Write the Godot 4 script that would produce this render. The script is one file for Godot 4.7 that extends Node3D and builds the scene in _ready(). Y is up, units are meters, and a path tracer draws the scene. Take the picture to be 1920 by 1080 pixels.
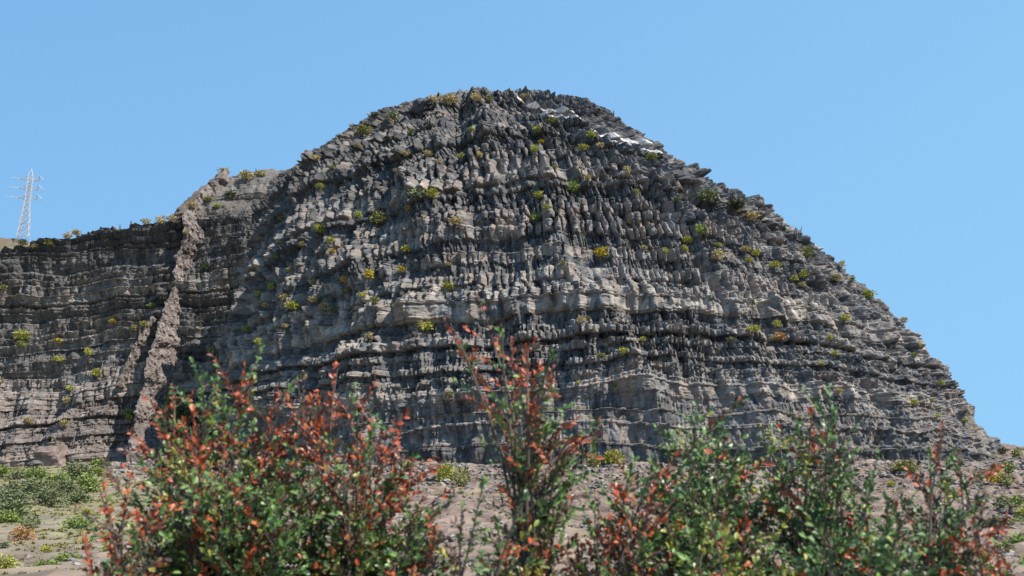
extends Node3D
# A banded rock dome above a scree slope, seen past roadside bushes; x right, y up, the view runs along -z.

const FOV := 34.0
const PITCH := 13.5
const EYE := Vector3(0, 4, 0)

var rng := RandomNumberGenerator.new()
var R := PackedFloat32Array()          # table of random numbers 0..1
var taken := {}
var n_warp := FastNoiseLite.new()
var n_big := FastNoiseLite.new()
var n_fine := FastNoiseLite.new()
var n_cell := FastNoiseLite.new()
var n_cell2 := FastNoiseLite.new()
var n_tone := FastNoiseLite.new()
var n_ground := FastNoiseLite.new()

# ---------------------------------------------------------------- helpers
func numbered(called: String) -> String:
	var n: int = taken.get(called, 0)
	taken[called] = n + 1
	return called if n == 0 else "%s_%03d" % [called, n]

func tag(o: Node, label := "", category := "", group := "", kind := "") -> void:
	if label: o.set_meta("label", label)
	if category: o.set_meta("category", category)
	if group: o.set_meta("group", group)
	if kind: o.set_meta("kind", kind)

func base(called: String, at: Vector3) -> Node3D:
	var o := Node3D.new()
	o.name = numbered(called)
	o.position = at
	add_child(o)
	return o

func put(called: String, m: Mesh, mat: Material, parent: Node = null, at := Vector3.ZERO) -> MeshInstance3D:
	var o := MeshInstance3D.new()
	o.mesh = m
	if mat: o.material_override = mat
	o.position = at
	if parent == null:
		o.name = numbered(called)
		add_child(o)
	else:
		o.name = called
		parent.add_child(o, true)
	return o

func mesh_of(v: PackedVector3Array, c = null, idx = null) -> ArrayMesh:
	var a := []
	a.resize(Mesh.ARRAY_MAX)
	a[Mesh.ARRAY_VERTEX] = v
	if c != null: a[Mesh.ARRAY_COLOR] = c
	if idx != null: a[Mesh.ARRAY_INDEX] = idx
	var m := ArrayMesh.new()
	m.add_surface_from_arrays(Mesh.PRIMITIVE_TRIANGLES, a)
	return m

func paint(c: Color, rough := 0.9, back := 0.0) -> StandardMaterial3D:   # c is a linear base colour
	var m := StandardMaterial3D.new()
	m.albedo_color = c.linear_to_srgb()
	m.roughness = rough
	if back > 0.0:
		m.backlight_enabled = true
		m.backlight = Color(c.r * back, c.g * back, c.b * back).linear_to_srgb()
		m.cull_mode = BaseMaterial3D.CULL_DISABLED
	return m

func coloured(rough := 0.95) -> StandardMaterial3D:
	var m := StandardMaterial3D.new()
	m.vertex_color_use_as_albedo = true
	m.roughness = rough
	m.metallic_specular = 0.25
	return m

func hs(a: int, b: int) -> float:
	return R[(a * 7919 + b * 104729 + (a >> 5) * 31) & 8191]

func tab(xs: PackedFloat32Array, ys: PackedFloat32Array, x: float) -> float:
	var n := xs.size()
	if x <= xs[0]: return ys[0]
	for i in range(1, n):
		if x < xs[i]:
			return lerpf(ys[i - 1], ys[i], (x - xs[i - 1]) / (xs[i] - xs[i - 1]))
	return ys[n - 1]

# direction of a spot of the photograph (in 1920 x 1080), as x over depth and y over depth
var fl := 540.0 / tan(deg_to_rad(FOV / 2))
var cp := cos(deg_to_rad(PITCH))
var sp := sin(deg_to_rad(PITCH))
func slope_of(px: float, py: float) -> Vector2:
	var x := (px - 960.0) / fl
	var y := (540.0 - py) / fl
	var dz := cp - y * sp
	return Vector2(x / dz, (y * cp + sp) / dz)

func at_depth(px: float, py: float, d: float) -> Vector3:
	var s := slope_of(px, py)
	return EYE + Vector3(s.x * d, s.y * d, -d)

# nearest built surface in each small window of directions, so that plants can be set down on rock and ground
const BW := 320
const BH := 180
var seen_at := PackedVector3Array()
var seen_depth := PackedFloat32Array()
func note_surface(v: PackedVector3Array) -> void:
	for p in v:
		var y := p.y - EYE.y
		var f := -p.z * cp + y * sp
		if f < 20.0: continue
		var bx := int((960.0 + fl * p.x / f) / 6.0)
		var by := int((540.0 - fl * (y * cp + p.z * sp) / f) / 6.0)
		if bx < 0 or by < 0 or bx >= BW or by >= BH: continue
		var k := by * BW + bx
		if f < seen_depth[k]:
			seen_depth[k] = f
			seen_at[k] = p

func surface_at(px: float, py: float) -> Vector3:
	var bx := clampi(int(px / 6.0), 0, BW - 1)
	var by := clampi(int(py / 6.0), 0, BH - 1)
	for r in 8:
		var best := 1e9
		var found := -1
		for dy in range(-r, r + 1):
			for dx in range(-r, r + 1):
				var x := bx + dx
				var y := by + dy
				if x < 0 or y < 0 or x >= BW or y >= BH: continue
				var k := y * BW + x
				if seen_depth[k] < 1e8:
					var q := float(dx * dx + dy * dy * 2) + (0.5 if dy < 0 else 0.0)
					if q < best:
						best = q
						found = k
		if found >= 0: return seen_at[found]
	return at_depth(px, py, 380)

# ---------------------------------------------------------------- rock
# beds from the foot upwards: bottom, column width, column relief, block height, set-out, how upright (0..1), tone, kind
var beds := [
	[4.0, 1.0, 0.7, 2.0, 1.5, 0.2, 2, 0],
	[16.0, 1.5, 0.5, 9.0, -0.8, 0.9, 0, 1],
	[22.0, 1.3, 0.45, 4.0, -1.6, 1.0, 1, 1],
	[28.5, 2.2, 0.55, 2.4, -1.6, 1.0, 1, 1],
	[32.0, 1.4, 0.6, 5.0, -1.3, 1.0, 1, 1],
	[36.7, 9.0, 0.5, 0.7, 0.9, 0.6, 3, 2],
	[39.6, 1.4, 0.9, 1.8, 0.5, 0.9, 2, 0],
	[43.0, 1.2, 0.8, 1.2, -0.2, 0.5, 1, 0],
	[46.5, 2.0, 1.0, 2.2, 0.3, 0.8, 1, 0],
	[51.0, 1.6, 1.0, 2.4, -0.2, 0.7, 1, 0],
	[55.0, 2.2, 1.5, 3.4, 0.4, 0.9, 2, 0],
	[60.0, 1.8, 0.9, 2.6, -1.2, 0.9, 0, 0],
	[63.0, 7.0, 1.0, 4.0, 0.9, 0.9, 3, 2],
	[69.0, 5.0, 1.5, 3.0, 0.7, 0.8, 3, 0],
	[74.0, 2.6, 1.5, 2.6, 0.6, 0.9, 2, 0],
	[78.0, 1.6, 0.9, 1.1, -0.5, 0.3, 0, 0],
	[81.5, 2.8, 1.4, 2.2, 0.2, 0.8, 1, 0],
	[85.5, 1.8, 1.0, 1.3, -0.2, 0.3, 0, 0],
	[90.0, 4.6, 2.5, 5.5, 0.8, 0.95, 2, 0],
	[98.0, 3.6, 2.3, 4.0, 0.0, 0.85, 1, 0],
	[104.5, 2.2, 1.2, 1.4, -1.0, 0.3, 0, 0],
	[108.0, 3.0, 1.6, 2.0, 0.6, 0.9, 0, 0],
	[112.0, 6.5, 3.4, 7.0, 1.4, 0.95, 2, 0],
	[121.0, 5.0, 2.8, 4.5, 0.3, 0.9, 1, 0],
	[128.0, 2.0, 1.2, 1.2, -1.4, 0.2, 0, 0],
	[132.0, 4.5, 2.0, 3.0, 0.8, 0.9, 0, 0],
	[138.0, 2.5, 1.2, 1.3, -0.4, 0.4, 0, 0],
	[142.0, 3.6, 1.8, 2.4, 0.6, 0.85, 0, 0],
	[148.0, 3.0, 0.9, 1.6, 0.0, 0.8, 1, 0],
	[150.3, 9.0, 0.8, 4.0, 0.6, 0.05, 4, 0],
	[153.2, 2.4, 1.0, 1.3, -0.6, 0.4, 0, 0],
	[157.0, 3.0, 1.4, 1.8, 0.5, 0.8, 0, 0],
	[162.0, 2.0, 1.0, 1.2, 0.0, 0.4, 0, 0],
	[176.0, 2.0, 1.0, 1.2, 0.0, 0.4, 0, 0],
]
var bed_of := PackedInt32Array()       # bed number for every quarter metre
var b_lo := PackedFloat32Array()
var b_hi := PackedFloat32Array()
var b_w := PackedFloat32Array()
var b_amp := PackedFloat32Array()
var b_bh := PackedFloat32Array()
var b_off := PackedFloat32Array()
var b_up := PackedFloat32Array()
var b_tone := PackedInt32Array()
var b_kind := PackedInt32Array()
var tones := [
	Color(0.118, 0.117, 0.118), Color(0.182, 0.176, 0.171), Color(0.245, 0.232, 0.220), Color(0.255, 0.238, 0.220), Color(0.11, 0.108, 0.108),
]
func set_beds() -> void:
	# each bed of the list is made of thinner ones of its kind
	for i in beds.size():
		var b: Array = beds[i]
		var hi: float = beds[i + 1][0] if i + 1 < beds.size() else 230.0
		var n := 1
		if b[7] == 0 and hi < 200.0: n = maxi(1, roundi((hi - b[0]) / (1.7 + 2.6 * hs(i, 15) if b[2] < 2.0 else 3.8)))
		for k in n:
			var r := hs(i * 7 + k, 3)
			b_lo.append(lerpf(b[0], hi, (k + (0.35 * (r - 0.5) if k > 0 else 0.0)) / n))
			b_w.append(b[1] * (0.42 + 0.32 * r)); b_amp.append(b[2] * (0.56 + 0.34 * hs(i, k)) * (0.85 if b[2] > 2.2 else 1.0)); b_bh.append(b[3] * (0.8 if n == 1 else 0.55))
			b_off.append(b[4] * 0.8 + (0.0 if n == 1 else (0.7 if k % 2 == 0 else -0.7) * (0.5 + r)))
			b_up.append(b[5]); b_kind.append(b[7])
			b_tone.append(b[6] if n == 1 or k % 2 == 0 else [1, 0, 1, 2, 1][b[6]])
	for i in b_lo.size(): b_hi.append(b_lo[i + 1] if i + 1 < b_lo.size() else 230.0)
	var k := 0
	for q in 1000:
		var h := q * 0.25
		while k + 1 < b_lo.size() and h >= b_lo[k + 1]: k += 1
		bed_of.append(k)

var out_d := 0.0            # what rock() found: how far the face stands out, its colour
var out_c := Color()
var white_side := 0.0
func bed_at(h: float) -> int:
	return bed_of[clampi(int(h * 4.0), 0, 999)]

func rock(s0: float, hh: float, p: Vector3, li: int, seed_: int, soft: float, colk: float) -> void:
	var lo := b_lo[li]
	var y := hh - lo
	var T := b_hi[li] - lo
	var w := b_w[li]
	var amp := b_amp[li] * colk * clampf(0.95 + 1.3 * n_tone.get_noise_2d(s0 * 0.22 + 40.0, hh * 0.35), 0.3, 1.6)
	var kind := b_kind[li]
	var sid := li * 131 + seed_
	# columns
	var q := s0 / w + hs(sid, 3) * 50.0 + n_warp.get_noise_2d(hh * 3.0 + li * 40.0, s0 * 0.7) * 0.5 + n_warp.get_noise_2d(s0 * 2.5 / w, li * 70.0) * 1.6
	var k := floori(q)
	var f := q - k
	var e0 := 0.45 * hs(k, sid) 
	if f < e0:
		k -= 1
		f += 1.0
		e0 = 0.45 * hs(k, sid)
	var e1 := 1.0 + 0.45 * hs(k + 1, sid)
	var u := (f - e0) / (e1 - e0)
	var r1 := hs(k, sid + 11)
	var r2 := hs(k, sid + 23)
	var r3 := hs(k, sid + 37)
	var pk := 0.2 + 0.6 * r1
	var tri := u / pk if u < pk else (1.0 - u) / (1.0 - pk)
	var rise := tri * (1.1 + r2 * 1.0)
	if rise > 1.0: rise = 1.0 + (rise - 1.0) * 0.25
	var d := b_off[li] + amp * (rise * 1.05 - 0.6) * (0.6 + 0.8 * r3)
	if tri < 0.22: d -= amp * 0.55 * (1.0 - tri / 0.22)
	d += (r2 - 0.5) * amp * 1.0
	# the top of a column is broken off at its own height
	var top := T * (0.74 + 0.32 * r3)
	if y > top and kind == 0:
		d -= amp * (0.5 + 0.5 * r1)
	# blocks along the column
	var bh := b_bh[li]
	var bq := y / bh + r1 * 3.0
	var bk := floori(bq)
	var v := bq - bk
	var rb := hs(bk * 57 + k, sid + 5)
	d += (rb - 0.5) * minf(bh, 1.6) * 0.22 * minf(1.0, amp)
	d += (v - 0.5) * (hs(bk * 91 + k, sid + 9) - 0.6) * minf(bh, 2.5) * 0.4
	if v < 0.10: d -= 0.16
	# thin sheets that run on along the bed
	d += (0.3 * (hs(floori(hh / 0.85), 9) - 0.5) + 0.6 * (hs(floori(hh / 2.9), 19) - 0.5)) * clampf(0.9 + 2.0 * n_warp.get_noise_2d(s0 * 1.6, hh * 3.0), 0.1, 1.5)
	if kind == 2: d += 0.35 * (hs(floori(y / 0.8) , sid) - 0.5)
	# foot of a bed worn back, head standing out
	var vy := y / T
	if vy < 0.16: d -= (0.16 - vy) * 3.6 * minf(amp, 1.5) * clampf(0.6 + n_tone.get_noise_2d(s0 * 0.25, li * 60.0) * 2.2, 0.0, 1.4)
	if vy > 0.84 and (kind != 0 or hs(li, 41) > 0.5): d += 0.55
	if colk < 0.8: d += (vy - 0.5) * 2.6 * (0.5 + hs(li, 8)) * (0.8 - colk) * 2.0
	# irregular small relief
	var pv := Vector3(p.x, p.y * 0.36, p.z)
	var c1 := n_cell.get_noise_3dv(pv)
	var c2 := n_cell2.get_noise_3dv(pv)
	var fb := n_fine.get_noise_3dv(p)
	d += (c1 * 0.4 + c2 * 0.34) * soft * (0.45 if kind != 0 else 1.0) + fb * 0.6
	out_d = d
	# tone
	var t := n_tone.get_noise_3dv(p)
	var g := 0.62 + 0.42 * rb + 0.28 * r3 + c2 * 0.2 + t * 0.34
	var col: Color = tones[b_tone[li]]
	var streak := n_tone.get_noise_3d(p.x * 2.2, p.y * 0.22, p.z * 2.2)
	g *= 1.0 + 0.4 * streak
	var warm := t * 0.7 + c1 * 0.3 + maxf(streak, 0.0) * 0.9
	out_c = Color(col.r * g * (1.0 + 0.12 * warm), col.g * g, col.b * g * (1.0 - 0.16 * warm))
	if c1 > 0.45 and b_tone[li] > 0: out_c = out_c.lerp(Color(0.27, 0.215, 0.185), 0.45)
	if c1 < -0.5: out_c = out_c.lerp(Color(0.05, 0.05, 0.052), 0.5)
	if vy < 0.14 and kind != 0 and t > -0.1: out_c = out_c.lerp(Color(0.165, 0.122, 0.072), 0.45)
	if white_side > 0.0:
		if streak < 0.5 and c2 < 0.9:
			out_d = 1.3 + fb * 0.25 + c2 * 0.15
			out_c = Color(0.64, 0.60, 0.56) * (0.8 + 0.35 * rb + 0.35 * t + 0.15 * c2)

# plan of the dome at a height: centre, half-widths to the right and the left, distance of its front
var tH := PackedFloat32Array([0, 10, 21, 35, 54, 75, 95, 112, 127, 137, 150, 158, 166, 170, 173])
var tR := PackedFloat32Array([168, 161.5, 153, 140, 129, 117.5, 101, 85, 63, 55.5, 49, 49, 46.5, 36, 8])
var tL := PackedFloat32Array([160, 159, 158, 156, 153, 147, 138, 127, 116, 107, 82, 68, 52, 38, 8])
var tF := PackedFloat32Array([255, 256, 258.5, 264, 271, 278, 285.7, 294.3, 304.5, 312.5, 327, 335, 344, 352, 368])
var tC := PackedFloat32Array([390, 390, 389.6, 388.7, 386.7, 384.6, 382.5, 380, 376.9, 374.6, 372.7, 372, 372, 372, 372])
var tX := PackedFloat32Array([38, 38, 37.6, 36.7, 34.8, 31, 27, 21.2, 14.2, 9.4, 2.8, -1.7, -5, -5, -5])
var pR := PackedFloat32Array()
var pL := PackedFloat32Array()
var pF := PackedFloat32Array()
var pC := PackedFloat32Array()
var pX := PackedFloat32Array()

func build_dome() -> void:
	for q in 900:
		var h := q * 0.2
		pR.append(tab(tH, tR, h)); pL.append(tab(tH, tL, h)); pF.append(tab(tH, tF, h)); pC.append(tab(tH, tC, h)); pX.append(tab(tH, tX, h))
	# columns of the mesh: close together where the face looks to the valley
	var phis := PackedFloat32Array()
	var a := -180.0
	while a < 180.0:
		phis.append(deg_to_rad(a))
		a += 0.172 if a > -112.0 and a < 98.0 else (0.6 if absf(a) < 118.0 else 4.0)
	var n := phis.size()
	var hts := PackedFloat32Array()
	var h := 4.0
	while h < 173.0:
		hts.append(h)
		h += 0.36 if h < 120.0 else 0.29
	var m := hts.size()
	var v := PackedVector3Array()
	var c := PackedColorArray()
	v.resize(n * (m + 1))
	c.resize(n * (m + 1))
	for j in n:
		var ph := phis[j]
		var sn := sin(ph)
		var cs := cos(ph)
		var fine := absf(ph) < 2.0
		var lift := 0.0
		for i in m:
			h = hts[i]
			var wb := n_warp.get_noise_2d(ph * 90.0, h * 0.8)
			var hh := h + 26.0 * (1.0 - cs) * clampf((h - 36.0) / 50.0, 0.0, 1.0) * (1.0 - 0.58 * smoothstep(112.0, 150.0, h)) * (1.0 if fine else 0.0) + 2.6 * wb + 1.4 * n_warp.get_noise_2d(ph * 260.0 + 900.0, h * 2.0)
			var li := bed_at(hh)
			var mid := (b_lo[li] + b_hi[li]) * 0.5
			var he := lerpf(h, clampf(mid + (h - hh), 0.0, 168.0), b_up[li] * (0.68 - 0.38 * maxf(sn, 0.0) - 0.15 * maxf(-sn, 0.0)))
			white_side = 0.0
			var calm := 1.0
			if ph > 0.08 and ph < 0.70:
				var e := h - (157.0 - 40.0 * (ph - 0.12)) + 0.8 * n_warp.get_noise_2d(ph * 200.0, 5.0)
				if absf(e) < 1.45 or (absf(e + 5.2) < 0.7 and (ph < 0.34 or ph > 0.45)): white_side = 1.0
				if e > -6.5 and e < 8.0:
					he = lerpf(h, he, 0.15)
					calm = 0.35
			if h > 163.0: he = lerpf(he, h, clampf((h - 163.0) / 4.0, 0.0, 1.0))
			var q := he * 5.0
			var qi := clampi(int(q), 0, 898)
			var qf := clampf(q - qi, 0.0, 1.0)
			var ctr := lerpf(pC[qi], pC[qi + 1], qf)
			var b := ctr - lerpf(pF[qi], pF[qi + 1], qf)
			var rr := lerpf(pR[qi], pR[qi + 1], qf) if sn > 0.0 else lerpf(pL[qi], pL[qi + 1], qf)
			var x := lerpf(pX[qi], pX[qi + 1], qf) + rr * sn
			var left := sn < 0.0 and cs > 0.0
			var z := -ctr + b * (pow(cs, 1.5) if left else cs)
			var nx := sn * b * (1.5 * sqrt(cs) if left else 1.0)
			var nz := cs * rr
			var nl := 1.0 / maxf(sqrt(nx * nx + nz * nz), 1e-4)
			nx *= nl
			nz *= nl
			var p := Vector3(x, h, z)
			if fine:
				rock(ph * (rr + b) * 0.5, hh, p, li, 0, 1.0, 1.0)
				var big := n_big.get_noise_2d(ph * 130.0, h * 0.35)
				var gul := n_big.get_noise_2d(ph * 60.0 + 500.0, h * 0.15 + 300.0)
				var d := out_d * (0.75 + 0.5 * clampf(0.5 + big, 0.0, 1.0)) + big * 4.5 + gul * 6.0 + 2.2 * n_big.get_noise_2d(ph * 330.0 + 90.0, h * 0.5 + 900.0)
				d *= 1.0 - 0.4 * smoothstep(0.8, 1.0, sn)
				if calm < 1.0: d += out_d * (calm - 1.0) * (1.0 - white_side)
				if h > 164.0: d *= clampf((173.0 - h) / 9.0, 0.0, 1.0)
				var qa := clampi(qi - 15, 0, 898)
				var qb := clampi(qi + 15, 0, 898)
				var sl := ((pR[qa] - pR[qb]) if sn > 0.0 else (pL[qa] - pL[qb])) * absf(nx) + ((pF[qb] - pF[qa]) - (pC[qb] - pC[qa])) * absf(nz)
				sl = clampf(sl / maxf((qb - qa) * 0.2, 0.1), 0.0, 1.6) * 0.85
				d /= 1.0 + 0.12 * sl
				x += nx * d
				z += nz * d
				lift = sl * d * (0.1 + 0.15 * smoothstep(0.5, 1.0, sn))
				c[i * n + j] = out_c * rng.randf_range(0.80, 1.2)
			else:
				c[i * n + j] = Color(0.12, 0.115, 0.11)
			v[i * n + j] = Vector3(x, h + lift + (n_fine.get_noise_3dv(p * 0.5) * 2.5 if h > 160.0 else 0.0), z)
	for j in n:
		v[m * n + j] = Vector3(-5, 173.4, -372)
		c[m * n + j] = Color(0.12, 0.115, 0.11)
	var idx := PackedInt32Array()
	idx.resize(n * m * 6)
	var o := 0
	for i in m:
		for j in n:
			var j2 := (j + 1) % n
			var q0 := i * n + j
			var q1 := i * n + j2
			var q2 := (i + 1) * n + j2
			var q3 := (i + 1) * n + j
			idx[o] = q0; idx[o + 1] = q2; idx[o + 2] = q1
			idx[o + 3] = q0; idx[o + 4] = q3; idx[o + 5] = q2
			o += 6
	note_surface(v)
	tag(put("rock_dome", mesh_of(v, c, idx), coloured()), "huge banded dark grey rock dome with rows of vertical columns", "", "", "structure")

# the wall behind and left of the dome
var wX := PackedFloat32Array([-420, -300, -237, -221, -207, -190, -160, -156, -149, -140, -118, -60, 40])
var wT := PackedFloat32Array([100, 112, 121, 127, 131, 134, 138.5, 147, 170, 175, 178.5, 172, 140])
func wall_depth(x: float, h: float) -> float:
	var d := 398.0 + 0.22 * (h - 25.0)
	d += 0.6 * maxf(0.0, h - 136.0) * smoothstep(-162.0, -150.0, x)
	var low := clampf((72.0 - h) / 40.0, 0.0, 1.0)
	for q in [[-184.0, 17.0, 17.0, 0.28], [-206.0, 11.0, 10.0, 0.15], [-228.0, 14.0, 12.0, 0.22], [-172.0, 8.0, 7.0, 0.3]]:
		d -= q[2] * low * maxf(0.0, 1.0 - absf(x - q[0] - (h - 40.0) * q[3]) / q[1])
	d += 3.0 * sin(x * 0.06 + 1.0)
	d -= 24.0 * smoothstep(-136.0, -88.0, x) * (1.0 - smoothstep(96.0, 150.0, h))
	return d

func build_wall() -> void:
	var xs := PackedFloat32Array()
	var x := -420.0
	while x < 40.0:
		xs.append(x)
		x += 0.42 if x > -250.0 and x < -60.0 else 4.0
	var n := xs.size()
	var m := 380
	var back := 8
	var v := PackedVector3Array()
	var c := PackedColorArray()
	v.resize(n * (m + back))
	c.resize(n * (m + back))
	white_side = 0.0
	for j in n:
		x = xs[j]
		var top := tab(wX, wT, x) + 2.2 * n_warp.get_noise_2d(x * 4.0, 77.0) + 1.2 * n_warp.get_noise_2d(x * 14.0, 177.0)
		var d := 0.0
		for i in m:
			var h := 12.0 + (top - 12.0) * i / (m - 1.0)
			var hh := h - 0.10 * (x + 190.0) + 3.0 * n_warp.get_noise_2d(x * 0.9 + 300.0, h * 0.8) + 14.0
			var li := bed_at(hh)
			var mid := (b_lo[li] + b_hi[li]) * 0.5
			var he := lerpf(h, mid + h - hh, b_up[li] * 0.8)
			var base_d := wall_depth(x, he)
			var p := Vector3(x, h, -base_d)
			var calm := clampf((h - 50.0) / 22.0, 0.0, 1.0)
			rock(x, hh, p, li, 4000, lerpf(0.9, 0.5, calm), lerpf(1.0, 0.28, calm))
			if h > 62.0 and h < 122.0: out_c = out_c.lerp(Color(0.20, 0.187, 0.175) * (0.8 + 0.5 * n_tone.get_noise_2d(x * 0.5, hh * 4.0)), 0.55 * clampf(0.5 + 1.8 * n_tone.get_noise_2d(x * 0.1 + 60.0, hh * 1.1), 0.0, 1.0))
			if h < 68.0: out_c = out_c.lerp(Color(0.215, 0.178, 0.16), 0.45 * clampf((68.0 - h) / 20.0, 0.0, 1.0))
			out_c = out_c * rng.randf_range(0.80, 1.2)
			if h > top - 13.0: out_c = out_c.lerp(Color(0.07, 0.07, 0.072), 0.6 if x < -150.0 else 0.0)
			var big := n_big.get_noise_2d(x * 0.9 + 700.0, h * 0.5)
			d = base_d - out_d - big * 4.5
			if h > 140.0 and x > -158.0:
				d += out_d * 0.5
				out_c = out_c.lerp(Color(0.20, 0.18, 0.16), 0.6)
			v[i * n + j] = Vector3(x, h, -d)
			c[i * n + j] = out_c
		for i in back:
			var t := float(i + 1)
			v[(m + i) * n + j] = Vector3(x, top + t * 0.5 + n_warp.get_noise_2d(x * 3.0, t * 40.0), -d - t * 5.0)
			c[(m + i) * n + j] = Color(0.20, 0.17, 0.125)
	var idx := PackedInt32Array()
	for i in m + back - 1:
		for j in n - 1:
			var q0 := i * n + j
			idx.append_array([q0, q0 + n + 1, q0 + 1, q0, q0 + n, q0 + n + 1])
	note_surface(v)
	tag(put("rock_wall", mesh_of(v, c, idx), coloured()), "layered grey cliff wall left of the dome, with a pointed peak", "", "", "structure")

# a rib of harder rock that stands out of the wall
func build_dike(called: String, path: Array, wide: float, proud: float, label: String, sd: int) -> void:
	var v := PackedVector3Array()
	var c := PackedColorArray()
	var pts := []
	for q in path:
		var s := slope_of(q[0], q[1])
		var d := 400.0
		var pos := Vector3()
		for k in 12:
			pos = EYE + Vector3(s.x * d, s.y * d, -d)
			d = lerpf(d, wall_depth(pos.x, pos.y) - proud * q[2], 0.7)
		pts.append([pos, q[2]])
	var n := 64
	var m := 0
	var nk := pts.size()
	var h0: float = pts[nk - 1][0].y - 6.0
	var h1: float = pts[0][0].y
	var hs_: PackedFloat32Array = []
	var px_: PackedFloat32Array = []
	var pz_: PackedFloat32Array = []
	var pw_: PackedFloat32Array = []
	for k in nk:
		var e = pts[nk - 1 - k]
		hs_.append(e[0].y); px_.append(e[0].x); pz_.append(e[0].z); pw_.append(e[1])
	var h := h0
	while h <= h1:
		var xc := tab(hs_, px_, h) + 1.2 * n_warp.get_noise_2d(h * 4.0, sd)
		var k := tab(hs_, pw_, h)
		var zw := -wall_depth(xc, h)
		var pr := proud * k * (0.95 + 0.25 * n_warp.get_noise_2d(h * 4.0, sd + 50.0))
		pr *= clampf((h1 - h) / 6.0, 0.15, 1.0)
		var wd := wide * k
		for j in n + 1:
			var t := float(j) / n
			var x := 0.0
			var z := 0.0
			if t < 0.35:
				var u := t / 0.35
				x = xc - wd * 0.28 * (1.0 - u)
				z = lerpf(zw - 5.0, zw + pr, u)
			else:
				var u := (t - 0.35) / 0.65
				x = xc + wd * u
				z = lerpf(zw + pr, zw - 5.0, pow(u, 1.35))
			var p := Vector3(x, h, z)
			var c1 := n_cell.get_noise_3d(x * 0.8 + h * 0.25, h * 0.32, z * 0.8)
			var c2 := n_cell2.get_noise_3d(x * 0.9 + h * 0.3, h * 0.4, z * 0.9)
			var fb := n_fine.get_noise_3dv(p)
			var d := c1 * 0.6 + c2 * 0.4 + fb * 0.8
			v.append(p + Vector3(0.55 if t > 0.35 else -0.7, 0, 0.75) * d)
			var g := 0.9 + 0.25 * c2 + 0.35 * n_tone.get_noise_3dv(p)
			c.append(Color(0.215, 0.182, 0.166) * g * rng.randf_range(0.82, 1.18))
		h += 0.42
		m += 1
	var idx := PackedInt32Array()
	for i in m - 1:
		for j in n:
			var q0 := i * (n + 1) + j
			idx.append_array([q0, q0 + n + 2, q0 + 1, q0, q0 + n + 1, q0 + n + 2])
	note_surface(v)
	tag(put(called, mesh_of(v, c, idx), coloured()), label, "", "", "structure")

func ground_height(x: float, d: float) -> float:
	var h := tab(gD, gH, d)
	var e := sqrt(pow((x - 38.0) / 164.0, 2) + pow((d - 389.0) / 132.0, 2)) - 1.0
	h += 6.5 * exp(-maxf(e, 0.0) * 6.0)
	h += n_ground.get_noise_2d(x, d) * clampf(d * 0.012, 0.05, 2.2)
	h += n_ground.get_noise_2d(x * 6.0 + 300.0, d * 6.0) * clampf(d * 0.003, 0.04, 0.5)
	h += 2.4 * smoothstep(120.0, 200.0, x) * smoothstep(150.0, 260.0, d)
	return h
var gD := PackedFloat32Array([-2000, 0, 10, 16, 40, 65, 150, 256, 300, 400, 460, 2500])
var gH := PackedFloat32Array([1.5, 2.4, 2.2, 1.9, 0.0, 0.3, 3.2, 9.6, 13, 23.5, 27, 40])

func build_ground() -> void:
	var xs := PackedFloat32Array()
	var x := -2500.0
	while x < 2500.0:
		xs.append(x)
		x += 1.2 if absf(x) < 235.0 else (6.0 if absf(x) < 330.0 else 90.0)
	var ds := PackedFloat32Array()
	var d := -2000.0
	while d < 2500.0:
		ds.append(d)
		if d < -20.0: d += 90.0
		elif d < 50.0: d += 2.0
		elif d < 200.0: d += 1.1
		elif d < 425.0: d += 1.2
		else: d += 60.0
	var n := xs.size()
	var m := ds.size()
	var v := PackedVector3Array()
	var c := PackedColorArray()
	v.resize(n * m)
	c.resize(n * m)
	for i in m:
		d = ds[i]
		for j in n:
			x = xs[j]
			var y := ground_height(x, d)
			var cell := 0.0
			if d > 40.0 and d < 430.0 and absf(x) < 240.0:
				cell = n_cell.get_noise_3d(x * 0.7, 0.0, d * 0.7)
				var rough := smoothstep(-60.0, 20.0, x)
				y += cell * lerpf(0.12, 0.5, rough) + n_fine.get_noise_2d(x * 1.5, d * 1.5) * lerpf(0.3, 0.8, rough)
			v[i * n + j] = Vector3(x, y, -d)
			var t := n_tone.get_noise_2d(x * 1.5, d * 1.5)
			var big := n_ground.get_noise_2d(x * 1.3 + 90.0, d * 1.3)
			var left := 1.0 - smoothstep(-70.0, -10.0, x)
			var col := Color(0.185, 0.138, 0.112).lerp(Color(0.225, 0.192, 0.142), left)
			col = col.lerp(Color(0.19, 0.19, 0.085), clampf(big * 1.4 + t * 0.6 + 0.2 * left - 0.1, 0.0, 0.7) * lerpf(0.3, 1.0, left))
			c[i * n + j] = col * (0.95 + lerpf(0.6, 0.3, left) * t + lerpf(0.3, 0.1, left) * cell)
	var idx := PackedInt32Array()
	idx.resize((n - 1) * (m - 1) * 6)
	var o := 0
	for i in m - 1:
		for j in n - 1:
			var q0 := i * n + j
			idx[o] = q0; idx[o + 1] = q0 + n; idx[o + 2] = q0 + n + 1
			idx[o + 3] = q0; idx[o + 4] = q0 + n + 1; idx[o + 5] = q0 + 1
			o += 6
	note_surface(v)
	tag(put("ground", mesh_of(v, c, idx), coloured()), "tan gravel and scree slope below the cliffs", "", "", "structure")

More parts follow.
